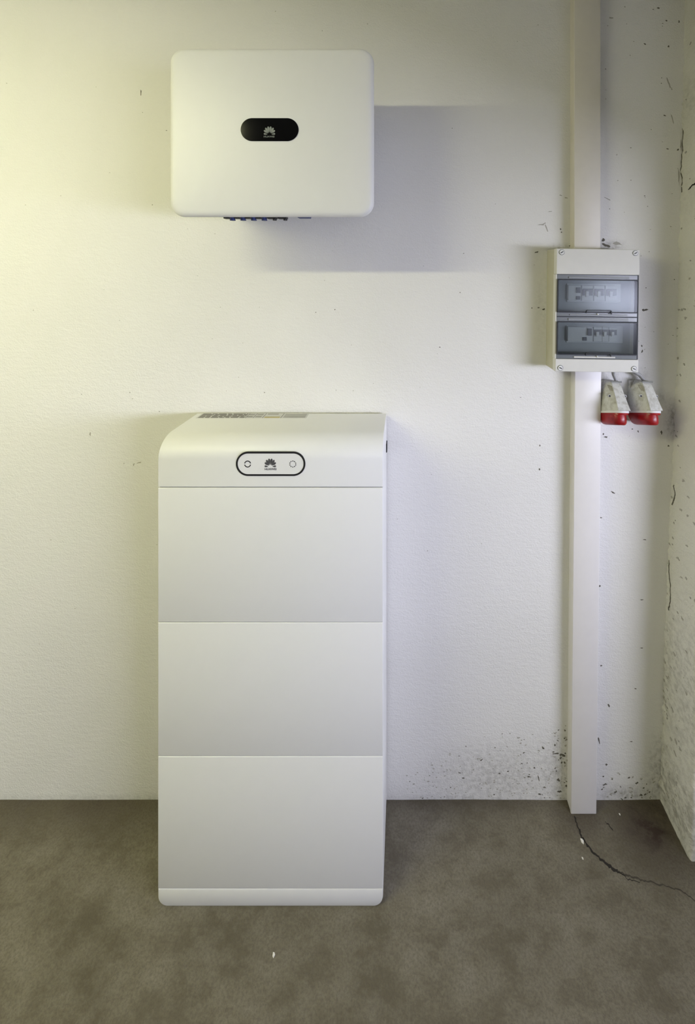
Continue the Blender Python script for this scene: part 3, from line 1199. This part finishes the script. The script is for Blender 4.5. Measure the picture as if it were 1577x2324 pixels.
for m_ in ((1518, 190, 4, 26, 20), (1525, 268, 3, 24, 18), (1386, 41, 12, 4), (1234, 508, 14, 3, 35), (1240, 517, 3, 18, 20), (1228, 510, 16, 3), (1284, 449, 10, 3, -15), (1272, 443, 8, 2, -20),
           (1248, 480, 10, 2, 8), (304, 1054, 3, 10, -20), (316, 1050, 12, 3, 20), (205, 985, 3, 12), (1380, 452, 20, 2, -25), (1400, 552, 30, 8, -8), (1540, 400, 3, 40), (1545, 330, 4, 30)):
    mark(*m_, soft=True)
# mould freckles low on the wall, thickest towards the trunking
for i in range(230):
    px = 920 + 370 * (rng.random() ** .7)
    py = 1812 - 150 * (rng.random() ** 1.3) * min(1, .35 + (px - 920) / 300)
    s = rng.uniform(1.5, 4.4)
    mark(px, py, s * rng.uniform(.8, 1.8), s * .7, rng.uniform(-40, 40), soft=rng.random() < .8)
for i in range(26):
    mark(rng.uniform(1255, 1290), rng.uniform(1640, 1815), rng.uniform(2, 7), rng.uniform(2, 6), rng.uniform(-60, 60), soft=rng.random() < .5)
for i in range(45):
    mark(rng.uniform(1365, 1490), 1812 - 60 * rng.random() ** 1.6, rng.uniform(2, 9), rng.uniform(2, 5), rng.uniform(-40, 40), soft=rng.random() < .5)
for i in range(60):
    mark(rng.uniform(1370, 1540), rng.uniform(10, 990), rng.uniform(1.5, 3.5), rng.uniform(1.5, 3), 0, soft=rng.random() < .7)
for i in range(70):
    mark(rng.uniform(10, 1280), rng.uniform(20, 1600), rng.uniform(1.5, 3.2), rng.uniform(1.2, 2.6), 0, soft=rng.random() < .85)
for b_, n_, mt in ((dark, 'soot_specks', M_dirt), (pale, 'dust_specks', M_dirt2)):
    o = mesh_obj(n_, b_, mt, wall_back)
    o['kind'] = 'stuff'


# cracks and chipped spots on the pier
def pier_out(u, z, h=.0006):
    p = Vector(pier_pt(u, z))
    return p + Vector((-h, 0, 0))


def pier_crack(keys, w0, w1, n=6):
    pts = []
    for (u0, za), (u1, zb_) in zip(keys, keys[1:]):
        for i in range(n):
            t_ = i / n
            pts.append(pier_out(u0 + (u1 - u0) * t_ + rng.uniform(-.001, .001), za + (zb_ - za) * t_ + rng.uniform(-.002, .002)))
    pts.append(pier_out(*keys[-1]))
    m_ = len(pts)
    b_ = bmesh.new()
    ribbon(b_, pts, [(w0 + (w1 - w0) * i / (m_ - 1)) * rng.uniform(.6, 1.3) for i in range(m_)], Vector((-1, 0, 0)), .0008)
    mesh_obj('crack', b_, M_crack if w1 > .007 else M_dirt, pier)


pier_crack([(.034, 2.172), (.048, 2.186), (.062, 2.186), (.080, 2.200)], .0025, .008)
pier_crack([(.006, 2.40), (.007, 2.33), (.005, 2.25), (.007, 2.17)], .0015, .0030)
pier_crack([(.012, 1.13), (.018, 1.10), (.012, 1.06)], .002, .004)
pier_crack([(.008, .86), (.014, .80), (.022, .74), (.016, .69)], .002, .0035)
spots = bmesh.new()
for i in range(120):
    u_ = .004 + .11 * rng.random() ** 1.6
    z_ = .03 + 1.1 * rng.random() ** 1.5 if i < 85 else rng.uniform(1.1, 2.8)
    k_ = rng.uniform(.0012, .0042)
    blob_poly(spots, pier_out(u_, z_, .0010), Vector((0, -1, 0)), UZ, k_ * rng.uniform(.8, 1.8), k_, rng.uniform(-1, 1), Vector((-1, 0, 0)), 10, .5)
o = mesh_obj('chipped_spots', spots, M_dirt2, pier)
o['kind'] = 'stuff'
